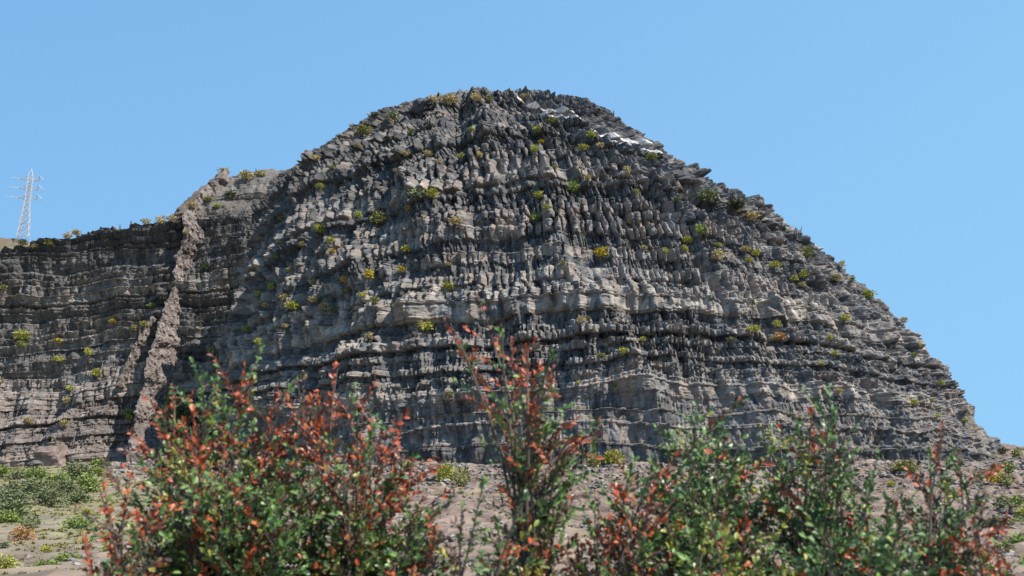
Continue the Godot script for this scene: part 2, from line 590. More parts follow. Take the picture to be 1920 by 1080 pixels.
func build_hill() -> void:
	# brown hill behind the left cliff top, where the pylon stands
	var v := PackedVector3Array()
	var c := PackedColorArray()
	var n := 90
	for i in n:
		for j in n:
			var x := lerpf(-400.0, -180.0, j / (n - 1.0))
			var d := lerpf(446.0, 640.0, i / (n - 1.0))
			var y := 112.0 + 33.0 * smoothstep(446.0, 476.0, d) * (1.0 - smoothstep(-262.0, -205.0, x)) - 0.06 * maxf(0.0, d - 474.0) + n_ground.get_noise_2d(x * 2.0, d * 2.0) * 1.6 + n_fine.get_noise_2d(x, d) * 1.2
			v.append(Vector3(x, y, -d))
			c.append(Color(0.17, 0.128, 0.10).lerp(Color(0.155, 0.145, 0.08), clampf(0.4 + n_tone.get_noise_2d(x, d), 0, 1)))
	var idx := PackedInt32Array()
	for i in n - 1:
		for j in n - 1:
			var q0 := i * n + j
			idx.append_array([q0, q0 + n, q0 + n + 1, q0, q0 + n + 1, q0 + 1])
	tag(put("hill", mesh_of(v, c, idx), coloured()), "brown hill behind the top of the left cliff", "", "", "structure")

# ---------------------------------------------------------------- plants
func leaf_ball(n: int, leaf: float, flat: float, spiky: float, sd: int) -> ArrayMesh:
	# a low dome of separate small leaves, a metre wide
	var g := RandomNumberGenerator.new()
	g.seed = sd
	var v := PackedVector3Array()
	var c := PackedColorArray()
	var lobes := []
	for k in 7:
		var a := g.randf() * TAU
		lobes.append(Vector3(cos(a) * g.randf() * 0.2, g.randf_range(0.08, 0.34) * flat, sin(a) * g.randf() * 0.2))
	for k in n:
		var l: Vector3 = lobes[g.randi() % 7]
		var dir := Vector3(g.randfn(), g.randfn() * 0.8 + 0.25, g.randfn()).normalized()
		var p := l + dir * Vector3(0.3, 0.3 * flat, 0.3) * pow(g.randf(), 0.4)
		if p.y < 0.0: p.y = -p.y * 0.3
		var out := (dir + Vector3(g.randfn(), g.randfn() + spiky, g.randfn()) * 0.7).normalized()
		var side := out.cross(Vector3(g.randfn(), g.randfn(), g.randfn())).normalized()
		var ln := leaf * g.randf_range(0.6, 1.4)
		v.append_array([p - side * ln * 0.28, p + out * ln, p + side * ln * 0.28])
		var t := g.randf_range(0.72, 1.25)
		for q in 3: c.append(Color(t, t, t * g.randf_range(0.85, 1.0)))
	return mesh_of(v, c)

func leaf_paint(c: Color) -> StandardMaterial3D:
	var m := paint(c * 0.85, 0.75, 0.5)
	m.vertex_color_use_as_albedo = true
	m.metallic_specular = 0.3
	return m

var ball := {}
var plant_paint := {}
var plant_hue := {
	"yellow-green": Color(0.46, 0.46, 0.11), "bright yellow": Color(0.62, 0.48, 0.07), "olive": Color(0.30, 0.30, 0.11), "straw-coloured": Color(0.55, 0.46, 0.25),
	"grey-green": Color(0.215, 0.25, 0.13), "dark green": Color(0.09, 0.11, 0.055), "fresh green": Color(0.27, 0.345, 0.10), "rusty tan": Color(0.55, 0.33, 0.16),
}
var keys := {"y": "yellow-green", "b": "bright yellow", "o": "olive", "t": "straw-coloured", "p": "grey-green", "d": "dark green", "g": "fresh green", "r": "rusty tan"}

func tube(v: PackedVector3Array, pts: PackedVector3Array, rad: PackedFloat32Array, n := 5) -> void:
	var rings := []
	for k in pts.size():
		var d := (pts[mini(k + 1, pts.size() - 1)] - pts[maxi(k - 1, 0)]).normalized()
		var s := d.cross(Vector3(0.3, 0.2, 0.93)).normalized()
		var t := d.cross(s)
		var ring := PackedVector3Array()
		for j in n:
			var a := TAU * j / n
			ring.append(pts[k] + (s * cos(a) + t * sin(a)) * rad[k])
		rings.append(ring)
	for k in pts.size() - 1:
		for j in n:
			var j2 := (j + 1) % n
			var a: Vector3 = rings[k][j]
			var b: Vector3 = rings[k][j2]
			var c: Vector3 = rings[k + 1][j2]
			var e: Vector3 = rings[k + 1][j]
			v.append_array([a, b, c, a, c, e])

var spots := []      # [base label, ordinal group key, px, node]
func plant(px: float, py: float, size: float, key: String, where := "", tall := 0.8) -> void:
	# size: how wide it shows; a plant of that width is set on the rock or ground it grows from
	var p := surface_at(px, py + size * 0.3)
	var d := (p - EYE).length()
	var w := size * d / fl * 1.45
	var hue: String = keys[key]
	var variant := int(px * 7 + py * 3) % 4
	var big := size >= 34.0
	var bk := "%d %s" % [variant, big]
	if not ball.has(bk):
		ball[bk] = leaf_ball(900 if big else 260, 0.085 if big else 0.15, 0.85 + 0.15 * variant, 0.5 if variant == 2 else 0.1, 50 + variant)
	if not plant_paint.has(hue): plant_paint[hue] = leaf_paint(plant_hue[hue])
	var kind := "grass_tuft" if key == "t" or key == "r" else "shrub"
	var o: Node3D
	var sc := Vector3(w, w * tall, w)
	if big:
		o = base(kind, p - Vector3(0, w * 0.06, 0))
		var f := put("foliage", ball[bk], plant_paint[hue], o)
		f.scale = sc
		f.rotation.y = px
		var st := PackedVector3Array()
		for k in 5:
			var a := k * 1.3 + px
			tube(st, PackedVector3Array([Vector3(cos(a), 0, sin(a)) * w * 0.03, Vector3(cos(a) * w * 0.12, w * tall * 0.3, sin(a) * w * 0.12), Vector3(cos(a) * w * 0.26, w * tall * 0.6, sin(a) * w * 0.26)]), PackedFloat32Array([w * 0.02, w * 0.013, w * 0.006]))
		put("stems", mesh_of(st), bark, o)
	else:
		o = put(kind, ball[bk], plant_paint[hue])
		o.position = p + Vector3(0, w * 0.02, 0) - p.direction_to(Vector3(p.x, p.y, EYE.z)) * -w * 0.15
		o.scale = sc
		o.rotation.y = px
	var word := "tuft of grass" if kind == "grass_tuft" else "shrub"
	var sz := "tiny " if size < 11 else ("small " if size < 17 else ("" if size < 30 else "large "))
	if where == "": where = place_words(px, py)
	spots.append([sz + hue + " " + word, where, px, o, word])

func place_words(px: float, py: float) -> String:
	if px < 345:
		if py < 560: return "high on the left cliff"
		if py < 690: return "on the left cliff at mid height"
		return "low on the left cliff"
	var side := "left shoulder of dome" if px < 640 else ("dome left of centre" if px < 880 else ("centre of dome" if px < 1150 else ("dome right of centre" if px < 1440 else "right flank of dome")))
	var row := "near the summit"
	if py > 262: row = "among big upper columns"
	if py > 345: row = "on upper ledges"
	if py > 440: row = "on middle ledges"
	if py > 540: row = "on the pale band"
	if py > 625: row = "among fine columns"
	if py > 720: row = "near the foot"
	return row + ", " + side

const ORD := ["leftmost", "second", "third", "fourth", "fifth", "sixth", "seventh", "eighth", "ninth", "tenth", "eleventh", "twelfth", "thirteenth", "fourteenth", "fifteenth", "sixteenth"]
func label_plants() -> void:
	var by := {}
	for s in spots:
		var k: String = s[0] + " " + s[1]
		if not by.has(k): by[k] = []
		by[k].append(s)
	for k in by:
		var list: Array = by[k]
		list.sort_custom(func(a, b): return a[2] < b[2])
		for i in list.size():
			var s = list[i]
			var label := "%s %s" % [s[0], s[1]]
			if list.size() == 2: label = ("left" if i == 0 else "right") + " of two, " + label
			elif list.size() > 2: label = (ORD[i] if i == 0 else ORD[mini(i, 15)] + " from left") + ", " + label
			tag(s[3], label, "grass" if s[4] != "shrub" else "shrub", "grass tufts growing on rock and slope" if s[4] != "shrub" else "shrubs growing on rock and slope")

var bark: StandardMaterial3D

func plants() -> void:
	var cliff := [
		[623, 311, 9, "y"], [604, 344, 14, "y"], [669, 400, 14, "y"], [712, 407, 30, "o"], [784, 366, 28, "p"], [811, 364, 22, "y"], [770, 244, 14, "o"], [735, 228, 13, "t"], [679, 241, 24, "o"], [694, 237, 10, "t"], [667, 277, 12, "t"], [884, 239, 11, "y"], [798, 284, 16, "t"], [760, 288, 14, "t"], [742, 318, 10, "t"], [858, 292, 13, "y"], [826, 297, 11, "t"], [897, 296, 13, "t"], [767, 390, 10, "r"], [857, 415, 22, "t"], [522, 409, 11, "o"],
		[1037, 227, 18, "o"], [1004, 242, 16, "y"], [1019, 261, 11, "b"], [1003, 278, 14, "y"], [1106, 252, 16, "y"], [1096, 272, 16, "y"], [1123, 271, 13, "t"], [1040, 313, 9, "o"], [1072, 353, 22, "g"], [1008, 362, 17, "y"], [1021, 389, 13, "y"], [1004, 408, 18, "g"], [1100, 338, 13, "t"], [1189, 360, 11, "o"], [1176, 317, 14, "t"], [1222, 290, 18, "o"], [1325, 365, 38, "p"], [1266, 370, 14, "p"], [1380, 379, 26, "d"], [1178, 412, 12, "t"],
		[602, 430, 24, "y"], [618, 450, 15, "y"], [629, 469, 11, "b"], [566, 453, 12, "t"], [519, 479, 12, "g"], [544, 507, 8, "y"], [505, 540, 13, "y"], [484, 550, 12, "y"], [531, 556, 16, "t"], [550, 570, 22, "y"], [503, 572, 12, "t"], [585, 562, 15, "t"], [583, 525, 17, "t"], [646, 526, 18, "b"], [693, 516, 18, "b"], [678, 550, 14, "y"], [652, 548, 13, "o"], [606, 575, 17, "t"], [626, 578, 18, "p"], [757, 466, 17, "y"], [755, 500, 14, "b"], [836, 500, 11, "t"], [840, 535, 21, "y"], [701, 561, 18, "o"], [534, 610, 12, "t"], [694, 628, 16, "t"], [485, 640, 14, "y"], [797, 615, 26, "y"],
		[1311, 430, 20, "g"], [1287, 448, 17, "y"], [1208, 460, 11, "t"], [1242, 467, 11, "y"], [1345, 455, 11, "y"], [1287, 470, 13, "y"], [1341, 476, 20, "t"], [1398, 466, 16, "t"], [1420, 475, 15, "y"], [1404, 484, 12, "y"], [1127, 475, 24, "b"], [1050, 492, 12, "o"], [1087, 598, 15, "t"], [1100, 595, 9, "o"], [1412, 612, 20, "y"], [1218, 625, 15, "p"], [1203, 636, 11, "y"], [1166, 661, 15, "y"], [1129, 666, 14, "o"], [1372, 632, 14, "p"],
		[1455, 493, 18, "y"], [1515, 475, 23, "o"], [1491, 520, 14, "y"], [1508, 517, 14, "y"], [1504, 534, 12, "t"], [1628, 548, 21, "y"], [1589, 597, 16, "y"], [1571, 522, 14, "o"], [1573, 500, 13, "t"], [1598, 527, 12, "p"], [1694, 600, 14, "t"], [1452, 613, 14, "y"], [1463, 635, 20, "r"], [1449, 634, 11, "y"], [1558, 636, 11, "y"], [1562, 658, 12, "y"], [1538, 676, 9, "y"], [1710, 664, 11, "g"], [1726, 651, 9, "y"],
		[1574, 730, 14, "t"], [1710, 753, 14, "y"], [1747, 751, 9, "t"], [1768, 722, 11, "y"], [1763, 780, 9, "y"], [1817, 776, 12, "t"], [1808, 787, 9, "y"], [1700, 872, 42, "o"], [1905, 852, 16, "o"], [844, 735, 18, "p"], [1080, 712, 9, "y"], [1150, 725, 11, "g"],
		[43, 632, 22, "y"], [38, 646, 15, "o"], [109, 643, 11, "b"], [287, 577, 13, "g"], [271, 608, 12, "y"], [253, 620, 11, "o"], [215, 605, 12, "b"], [162, 659, 14, "y"], [113, 675, 16, "y"], [180, 702, 17, "y"], [131, 723, 12, "y"], [123, 748, 13, "t"], [396, 658, 14, "g"], [457, 620, 11, "y"], [57, 793, 14, "t"], [120, 795, 14, "t"], [241, 775, 15, "g"], [10, 540, 12, "o"], [395, 372, 13, "o"], [361, 383, 14, "t"], [406, 385, 11, "y"], [350, 436, 11, "t"], [385, 505, 16, "d"], [437, 362, 20, "d"], [5, 715, 16, "t"], [240, 780, 12, "y"],
	]
	for q in cliff: plant(q[0], q[1], q[2], q[3])
	var rim := [[840, 187, 28, "t"], [815, 190, 14, "t"], [890, 183, 18, "t"], [912, 182, 14, "o"], [703, 217, 12, "d"], [732, 217, 20, "p"], [980, 180, 14, "t"], [1405, 402, 24, "t"], [1385, 385, 18, "d"], [430, 324, 18, "t"], [462, 326, 22, "t"], [490, 322, 16, "t"], [300, 413, 16, "t"], [318, 411, 14, "t"], [270, 414, 14, "t"], [140, 436, 15, "t"], [130, 445, 14, "t"], [95, 455, 13, "o"], [45, 452, 13, "d"], [70, 462, 12, "t"], [590, 290, 14, "t"], [1880, 842, 14, "d"]]
	for q in rim: plant(q[0], q[1], q[2], q[3], "on the skyline of the dome" if q[0] > 540 else ("by the pointed peak" if q[0] > 345 else "on the skyline of the left cliff"))
	# on the slope, left
	var slope := [
		[30, 885, 34, "p"], [70, 885, 38, "g"], [105, 893, 44, "g"], [140, 885, 46, "p"], [172, 880, 42, "g"], [190, 872, 30, "g"], [120, 910, 52, "p"], [160, 905, 50, "g"], [70, 915, 54, "p"], [35, 905, 46, "p"], [95, 930, 48, "p"], [15, 925, 60, "p"], [20, 950, 60, "p"], [140, 928, 40, "p"], [8, 880, 30, "g"], [15, 968, 40, "g"],
		[140, 985, 44, "g"], [122, 1034, 38, "g"], [55, 978, 28, "p"], [38, 1003, 36, "r"], [16, 1022, 16, "p"], [205, 1025, 36, "g"], [275, 1072, 60, "g"], [218, 1072, 44, "g"], [90, 1030, 18, "y"], [10, 1075, 40, "y"], [165, 955, 20, "y"], [95, 1065, 40, "g"], [150, 1010, 16, "t"], [185, 985, 18, "t"],
	]
	for q in slope: plant(q[0], q[1], q[2], q[3], "on the slope at lower left", 0.68)
	var foot := [[335, 760, 48, "o"], [352, 805, 56, "d"], [312, 772, 30, "o"], [340, 880, 40, "t"], [300, 885, 30, "y"], [833, 885, 34, "y"], [1150, 858, 34, "y"], [1115, 868, 24, "o"], [865, 900, 28, "o"]]
	for q in foot: plant(q[0], q[1], q[2], q[3], "at the foot of the cliff", 1.15)
	var right := [[1860, 897, 22, "b"], [1886, 899, 24, "o"], [1868, 882, 18, "y"], [1886, 880, 24, "g"], [1875, 942, 24, "p"], [1905, 945, 26, "g"], [1915, 990, 34, "g"], [1912, 1025, 40, "g"], [1850, 1042, 24, "b"], [1880, 1030, 26, "g"], [1855, 1065, 34, "g"], [1670, 905, 14, "y"], [1770, 897, 20, "p"], [1690, 915, 10, "g"], [1915, 960, 22, "y"], [1840, 940, 16, "p"]]
	for q in right: plant(q[0], q[1], q[2], q[3], "on the slope at lower right", 0.8)
	label_plants()

func small_tree() -> void:
	var p := surface_at(1872, 1008)
	var w := 52.0 * (p - EYE).length() / fl
	var o := base("small_tree", p)
	var st := PackedVector3Array()
	tube(st, PackedVector3Array([Vector3(0, -0.1, 0), Vector3(0.04, 0.2, 0) * w, Vector3(-0.02, 0.42, 0) * w]), PackedFloat32Array([w * 0.045, w * 0.035, w * 0.025]), 7)
	for k in 6:
		var a := k * 1.05
		tube(st, PackedVector3Array([Vector3(0.03, 0.22, 0) * w, Vector3(cos(a) * 0.2, 0.42, sin(a) * 0.2) * w, Vector3(cos(a) * 0.4, 0.62, sin(a) * 0.4) * w]), PackedFloat32Array([w * 0.025, w * 0.014, w * 0.006]))
	put("trunk", mesh_of(st), bark, o)
	var f := put("crown", leaf_ball(1300, 0.07, 0.6, 0.1, 99), leaf_paint(Color(0.13, 0.16, 0.06)), o, Vector3(0, w * 0.32, 0))
	f.scale = Vector3(w * 1.15, w * 0.8, w * 1.15)
	tag(o, "small round green tree with a bare trunk on the right slope", "tree")

func cacti() -> void:
	var list := [[613, 278, 14, 1, "single thin cactus on the left skyline of the dome, level with the upper columns"], [1157, 214, 9, 3, "clump of short cacti on the right skyline below the summit"], [1372, 372, 12, 2, "pair of dark cacti beside the dark shrub on the right skyline"], [1386, 382, 14, 3, "clump of tall cacti behind the dark shrub on the right skyline"], [1497, 439, 14, 4, "spreading spiny clump on the right skyline, lower than the other cacti"], [227, 424, 11, 1, "thin dark cactus on the left cliff edge"], [238, 423, 8, 1, "thinner short cactus on the left cliff edge"], [1435, 402, 9, 2, "pair of tiny cacti on the right skyline between two clumps"], [742, 214, 10, 2, "dry twiggy stalks on the left skyline near the summit block"], [485, 315, 10, 1, "thin stalk on the skyline right of the pointed peak"]]
	var m := paint(Color(0.045, 0.05, 0.035), 0.9)
	for q in list:
		var p := surface_at(q[0], q[1])
		var s := (p - EYE).length() / fl
		var v := PackedVector3Array()
		for k in q[3]:
			var r := hs(int(q[0]) + k, 5) - 0.5
			var b := Vector3((k - (q[3] - 1) * 0.5) * 3.4 * s, -1.0, r * 3.0 * s)
			var ht: float = q[2] * s * (0.7 + 0.5 * hs(int(q[0]), k))
			var lean := r * (9.0 if q[3] == 4 else 3.0) * s
			tube(v, PackedVector3Array([b, b + Vector3(lean * 0.4, ht * 0.5 + 1.0, 0), b + Vector3(lean, ht + 1.0, 0)]), PackedFloat32Array([0.85 * s, 0.95 * s, 0.4 * s]), 6)
		tag(put("cactus", mesh_of(v), m, null, p), q[4], "cactus", "cacti on the skyline")

# ---------------------------------------------------------------- stones
func stone(sd: int, sub: int) -> ArrayMesh:
	var g := RandomNumberGenerator.new()
	g.seed = sd
	var s := SphereMesh.new()
	s.radius = 0.5
	s.height = 1.0
	s.radial_segments = sub
	s.rings = sub / 2
	var a := s.get_mesh_arrays()
	var v: PackedVector3Array = a[Mesh.ARRAY_VERTEX]
	var planes := []
	for k in 9: planes.append([Vector3(g.randfn(), g.randfn(), g.randfn()).normalized(), g.randf_range(0.26, 0.44)])
	for i in v.size():
		var p := v[i]
		for q in planes:
			var n: Vector3 = q[0]
			var t: float = p.dot(n) - q[1]
			if t > 0.0: p -= n * t * 0.95
		v[i] = p * (1.0 + 0.22 * n_cell.get_noise_3dv(p * 6.0 + Vector3(sd, 0, 0)) + 0.10 * n_fine.get_noise_3dv(p * 12.0))
	var c := PackedColorArray()
	for p in v:
		var t := (0.95 + 0.3 * n_cell.get_noise_3dv(p * 9.0) + 0.3 * n_fine.get_noise_3dv(p * 10.0)) * g.randf_range(0.8, 1.15)
		c.append(Color(t, t, t))
	return mesh_of(v, c, a[Mesh.ARRAY_INDEX])

func stones() -> void:
	var forms := []
	for k in 5: forms.append(stone(20 + k, 26))
	var paints := [paint(Color(0.24, 0.185, 0.16)), paint(Color(0.16, 0.148, 0.14)), paint(Color(0.33, 0.29, 0.255))]
	for m in paints: m.vertex_color_use_as_albedo = true
	var list := [
		[100, 868, 62, 0, "large pinkish boulder in front of the left cliff foot"], [70, 872, 30, 1, "grey boulder left of the large pinkish boulder"], [275, 882, 26, 0, "flat pinkish boulder at the foot of the pale rib"], [232, 882, 16, 2, "pale block standing at the foot of the pale rib"], [256, 897, 12, 2, "small pale stone below the pale rib"], [243, 890, 8, 2, "smallest pale stone below the pale rib"],
		[290, 905, 34, 1, "dark slab casting a shadow behind the left red bush"], [40, 900, 12, 2, "pale stone among the shrubs at lower left"],
		[1650, 892, 22, 0, "flat pinkish rock on the right slope below the cliff"], [1832, 945, 22, 2, "pale rock on the right slope beside a dark hollow"], [1838, 930, 16, 2, "smaller pale rock above the pale rock on the right slope"], [1880, 962, 20, 1, "grey rock in the low step on the right slope"], [1900, 962, 22, 1, "grey rock at the right end of the low step"], [1862, 962, 16, 1, "dark rock at the left end of the low step"],
		[1850, 1030, 26, 2, "pale flat rock near the lower right bush"], [1845, 1060, 30, 2, "pale rock behind the leaves in the lower right corner"], [1912, 1062, 40, 0, "large tan rock in the lower right corner"], [1900, 990, 14, 0, "tan rock right of the small tree"],
		[1255, 935, 30, 0, "pinkish rock on the slope behind the middle bushes"], [1120, 905, 16, 1, "grey rock on the slope below the shaded wall"], [1300, 985, 26, 0, "low pinkish rock left of the dark green bush stem"], [960, 930, 22, 1, "dark grey rock showing through the tall middle bush"], [1480, 985, 26, 2, "pale rock in the gap between the right bushes"],
	]
	for q in list:
		var p := surface_at(q[0], q[1])
		var w: float = q[2] * (p - EYE).length() / fl
		var o := put("boulder", forms[int(q[0]) % 5], paints[q[3]], null, p + Vector3(0, w * 0.12, 0))
		o.scale = Vector3(w, w * (0.8 if q[2] > 50 else 0.5), w * 0.8)
		o.rotation.y = q[0]
		tag(o, q[4], "rock", "boulders on the slope")
	var outcrops := [[792, 194, 62, 0.55, "dark rock block on the skyline just left of the summit"], [1276, 326, 66, 0.5, "dark overhanging rock block on the right skyline below the white band"], [1448, 418, 26, 0.5, "dark rough rock knob on the right skyline"], [418, 325, 26, 1.1, "small pointed rock on the tip of the left peak"], [722, 222, 28, 0.6, "dark rock block on the left skyline by the twiggy stalks"]]
	var dark := paint(Color(0.085, 0.083, 0.084))
	dark.vertex_color_use_as_albedo = true
	for q in outcrops:
		var p := surface_at(q[0], q[1] + 6)
		var w: float = q[2] * (p - EYE).length() / fl
		var o := put("rock_block", forms[int(q[0]) % 5], dark if q[0] != 418 else paints[0], null, p)
		o.scale = Vector3(w, w * q[3], w * 0.8)
		o.rotation = Vector3(0, q[0], -0.15 if q[0] > 1000 else 0.25)
		tag(o, q[4], "rock", "rock blocks on the skyline")
	# gravel and small stones strewn over the slope
	var mm := MultiMesh.new()
	mm.transform_format = MultiMesh.TRANSFORM_3D
	mm.use_colors = true
	mm.mesh = stone(90, 6)
	mm.instance_count = 40000
	for i in 40000:
		var d := 60.0 + 330.0 * pow(rng.randf(), 1.3)
		var x := rng.randf_range(-0.62, 0.62) * d
		var w := 0.10 + 0.8 * pow(rng.randf(), 5.0) * (0.25 if x < -40.0 else 1.5)
		if i % 4 == 0:
			var a := rng.randf_range(-1.5, 1.5)
			var out := 1.0 + 0.22 * pow(rng.randf(), 2.0)
			x = 38.0 + 166.0 * out * sin(a)
			d = 389.0 - 134.0 * out * cos(a)
			w = 0.25 + 1.6 * pow(rng.randf(), 3.0)
		w *= 0.6 + d / 300.0
		mm.set_instance_transform(i, Transform3D(Basis.from_euler(Vector3(rng.randf() * 6, rng.randf() * 6, 0)).scaled(Vector3(w, w * 0.7, w)), Vector3(x, ground_height(x, d) + w * 0.1, -d)))
		var t := rng.randf_range(0.17, 0.36)
		mm.set_instance_color(i, Color(t, t * 0.88, t * 0.79))
	var o := MultiMeshInstance3D.new()
	o.multimesh = mm
	o.material_override = coloured()
	o.name = "gravel"
	add_child(o)
	tag(o, "stones and gravel strewn over the slope", "gravel", "", "stuff")
	# dry grass
	var gm := MultiMesh.new()
	gm.transform_format = MultiMesh.TRANSFORM_3D
	gm.use_colors = true
	gm.mesh = leaf_ball(26, 0.5, 0.8, 1.0, 7)
	gm.instance_count = 15000
	for i in 15000:
		var d := 60.0 + 320.0 * pow(rng.randf(), 1.2)
		var left := rng.randf() < 0.7
		var x := rng.randf_range(-0.62, -0.2) * d if left else rng.randf_range(-0.2, 0.62) * d
		var w := rng.randf_range(0.25, 0.75) * (0.6 + d / 300.0)
		if n_ground.get_noise_2d(x * 1.3 + 90.0, d * 1.3) < -0.1: w *= 0.4
		gm.set_instance_transform(i, Transform3D(Basis.from_euler(Vector3(0, rng.randf() * 6, 0)).scaled(Vector3(w, w * 0.6, w)), Vector3(x, ground_height(x, d), -d)))
		var t := rng.randf()
		gm.set_instance_color(i, Color(0.36, 0.30, 0.10).lerp(Color(0.17, 0.22, 0.06), t) * rng.randf_range(0.7, 1.15))
	var go := MultiMeshInstance3D.new()
	go.multimesh = gm
	go.material_override = coloured()
	go.name = "dry_grass"
	add_child(go)
	tag(go, "sparse yellowish grass growing on the slope", "grass", "", "stuff")

# ---------------------------------------------------------------- pylon
func bar(v: PackedVector3Array, a: Vector3, b: Vector3, r: float) -> void:
	tube(v, PackedVector3Array([a, b]), PackedFloat32Array([r, r]), 4)

func pylon() -> void:
	var foot := at_depth(43, 446, 472)
	var o := base("transmission_pylon", foot)
	o.rotation.y = 0.35
	var steel := paint(Color(0.50, 0.52, 0.54), 0.5)
	var glass := paint(Color(0.72, 0.75, 0.77), 0.3)
	o.scale = Vector3.ONE * 1.14
	var H := 33.5
	var wat := func(y: float) -> float: return 2.35 - 1.35 * minf(y / 18.0, 1.0) - (0.0 if y < 29.0 else 1.0 * (y - 29.0) / 4.5)
	var ys := [0.0, 3.4, 6.6, 9.6, 12.4, 15.2, 18.0, 20.0, 22.0, 24.0, 26.0, 28.0, 29.5]
	for sx in [-1, 1]:
		for sz in [-1, 1]:
			var v := PackedVector3Array()
			for k in ys.size() - 1:
				var w0: float = wat.call(ys[k])
				var w1: float = wat.call(ys[k + 1])
				bar(v, Vector3(sx * w0, ys[k], sz * w0), Vector3(sx * w1, ys[k + 1], sz * w1), 0.19)
			bar(v, Vector3(sx * 1.0, 29.5, sz * 1.0), Vector3(0, H, 0), 0.15)
			put("leg", mesh_of(v), steel, o)
	for k in ys.size() - 1:
		var w0: float = wat.call(ys[k])
		var w1: float = wat.call(ys[k + 1])
		var v := PackedVector3Array()
		for s in [-1, 1]:
			bar(v, Vector3(-w0, ys[k], s * w0), Vector3(w1, ys[k + 1], s * w1), 0.115)
			bar(v, Vector3(w0, ys[k], s * w0), Vector3(-w1, ys[k + 1], s * w1), 0.115)
			bar(v, Vector3(s * w0, ys[k], -w0), Vector3(s * w1, ys[k + 1], w1), 0.115)
			bar(v, Vector3(s * w0, ys[k], w0), Vector3(s * w1, ys[k + 1], -w1), 0.115)
			bar(v, Vector3(-w1, ys[k + 1], s * w1), Vector3(w1, ys[k + 1], s * w1), 0.115)
			bar(v, Vector3(s * w1, ys[k + 1], -w1), Vector3(s * w1, ys[k + 1], w1), 0.115)
		put("cross_brace", mesh_of(v), steel, o)
	for y in [18.6, 23.2, 27.8]:
		for s in [-1, 1]:
			var ln: float = 3.6 if s > 0 else 4.2
			var v := PackedVector3Array()
			for z in [-1, 1]:
				bar(v, Vector3(s, y, z), Vector3(s * ln, y + 0.3, 0), 0.11)
				bar(v, Vector3(s, y + 1.6, z), Vector3(s * ln, y + 0.3, 0), 0.115)
			bar(v, Vector3(s * 2.2, y + 0.1, -0.6), Vector3(s * 2.2, y + 0.1, 0.6), 0.08)
			bar(v, Vector3(s * 2.2, y + 0.1, 0.55), Vector3(s * 1.6, y + 1.3, 0.75), 0.08)
			put("crossarm", mesh_of(v), steel, o)
			var iv := PackedVector3Array()
			if s > 0:
				bar(iv, Vector3(ln, y + 0.3, 0), Vector3(ln + 0.5, y + 2.0, 2.4), 0.26)
				bar(iv, Vector3(ln + 0.5, y + 2.0, 2.4), Vector3(ln + 2.6, y + 0.0, 3.0), 0.15)
				bar(iv, Vector3(ln + 2.6, y + 0.0, 3.0), Vector3(ln + 1.6, y - 1.6, 2.2), 0.13)
			else:
				bar(iv, Vector3(-ln, y + 0.3, 0), Vector3(-ln - 3.4, y + 0.2, 0.6), 0.17)
				bar(iv, Vector3(-ln - 3.4, y + 0.2, 0.6), Vector3(-ln - 6.5, y + 0.4, 1.2), 0.05)
			put("insulator", mesh_of(iv), glass, o)
	tag(o, "pale steel lattice power pylon on the far left hilltop", "pylon")

# ---------------------------------------------------------------- roadside bushes
var leaf_hues := {
	"r": [Color(0.41, 0.080, 0.020), Color(0.29, 0.06, 0.02), Color(0.46, 0.14, 0.05), Color(0.17, 0.048, 0.022), Color(0.38, 0.065, 0.018)],
	"g": [Color(0.10, 0.195, 0.045), Color(0.065, 0.135, 0.035), Color(0.145, 0.255, 0.06), Color(0.05, 0.10, 0.032)],
	"y": [Color(0.24, 0.27, 0.045), Color(0.17, 0.23, 0.04), Color(0.33, 0.30, 0.06)],
	"n": [Color(0.13, 0.075, 0.045), Color(0.17, 0.10, 0.065), Color(0.085, 0.055, 0.04)],
}
var leaf_mats := {}
var leaf_mesh: ArrayMesh
func make_leaf() -> ArrayMesh:
	# an oval leaf, 1 long, folded along its midrib and bent back at the tip
	var v := PackedVector3Array()
	var rib := [Vector3(0, 0, 0), Vector3(0, 0.02, 0.33), Vector3(0, 0.02, 0.7), Vector3(0, -0.06, 1.0)]
	var wd := [0.03, 0.23, 0.25, 0.02]
	for s in [-1, 1]:
		for k in 3:
			var a: Vector3 = rib[k]
			var b: Vector3 = rib[k + 1]
			var a2: Vector3 = a + Vector3(s * wd[k], 0.28 * wd[k], 0)
			var b2: Vector3 = b + Vector3(s * wd[k + 1], 0.28 * wd[k + 1], 0)
			if s > 0: v.append_array([a, b, b2, a, b2, a2])
			else: v.append_array([a, b2, b, a, a2, b2])
	return mesh_of(v)

func pick_family(key: String) -> String:
	# r mostly red, g mostly green, m mixed, y yellowish green, n brown
	var x := rng.randf()
	var k := key
	match key:
		"r": k = "r" if x < 0.72 else ("n" if x < 0.90 else "g")
		"g": k = "g" if x < 0.80 else ("y" if x < 0.92 else "r")
		"m": k = "g" if x < 0.52 else ("r" if x < 0.76 else ("n" if x < 0.90 else "y"))
		"h": k = "g" if x < 0.72 else ("n" if x < 0.86 else ("r" if x < 0.91 else "y"))
		"y": k = "y" if x < 0.65 else ("g" if x < 0.9 else "r")
		"n": k = "n" if x < 0.55 else ("r" if x < 0.75 else "g")
	return k

func pick_hue(family: String) -> Color:
	var list: Array = leaf_hues[family]
	return list[rng.randi() % list.size()]

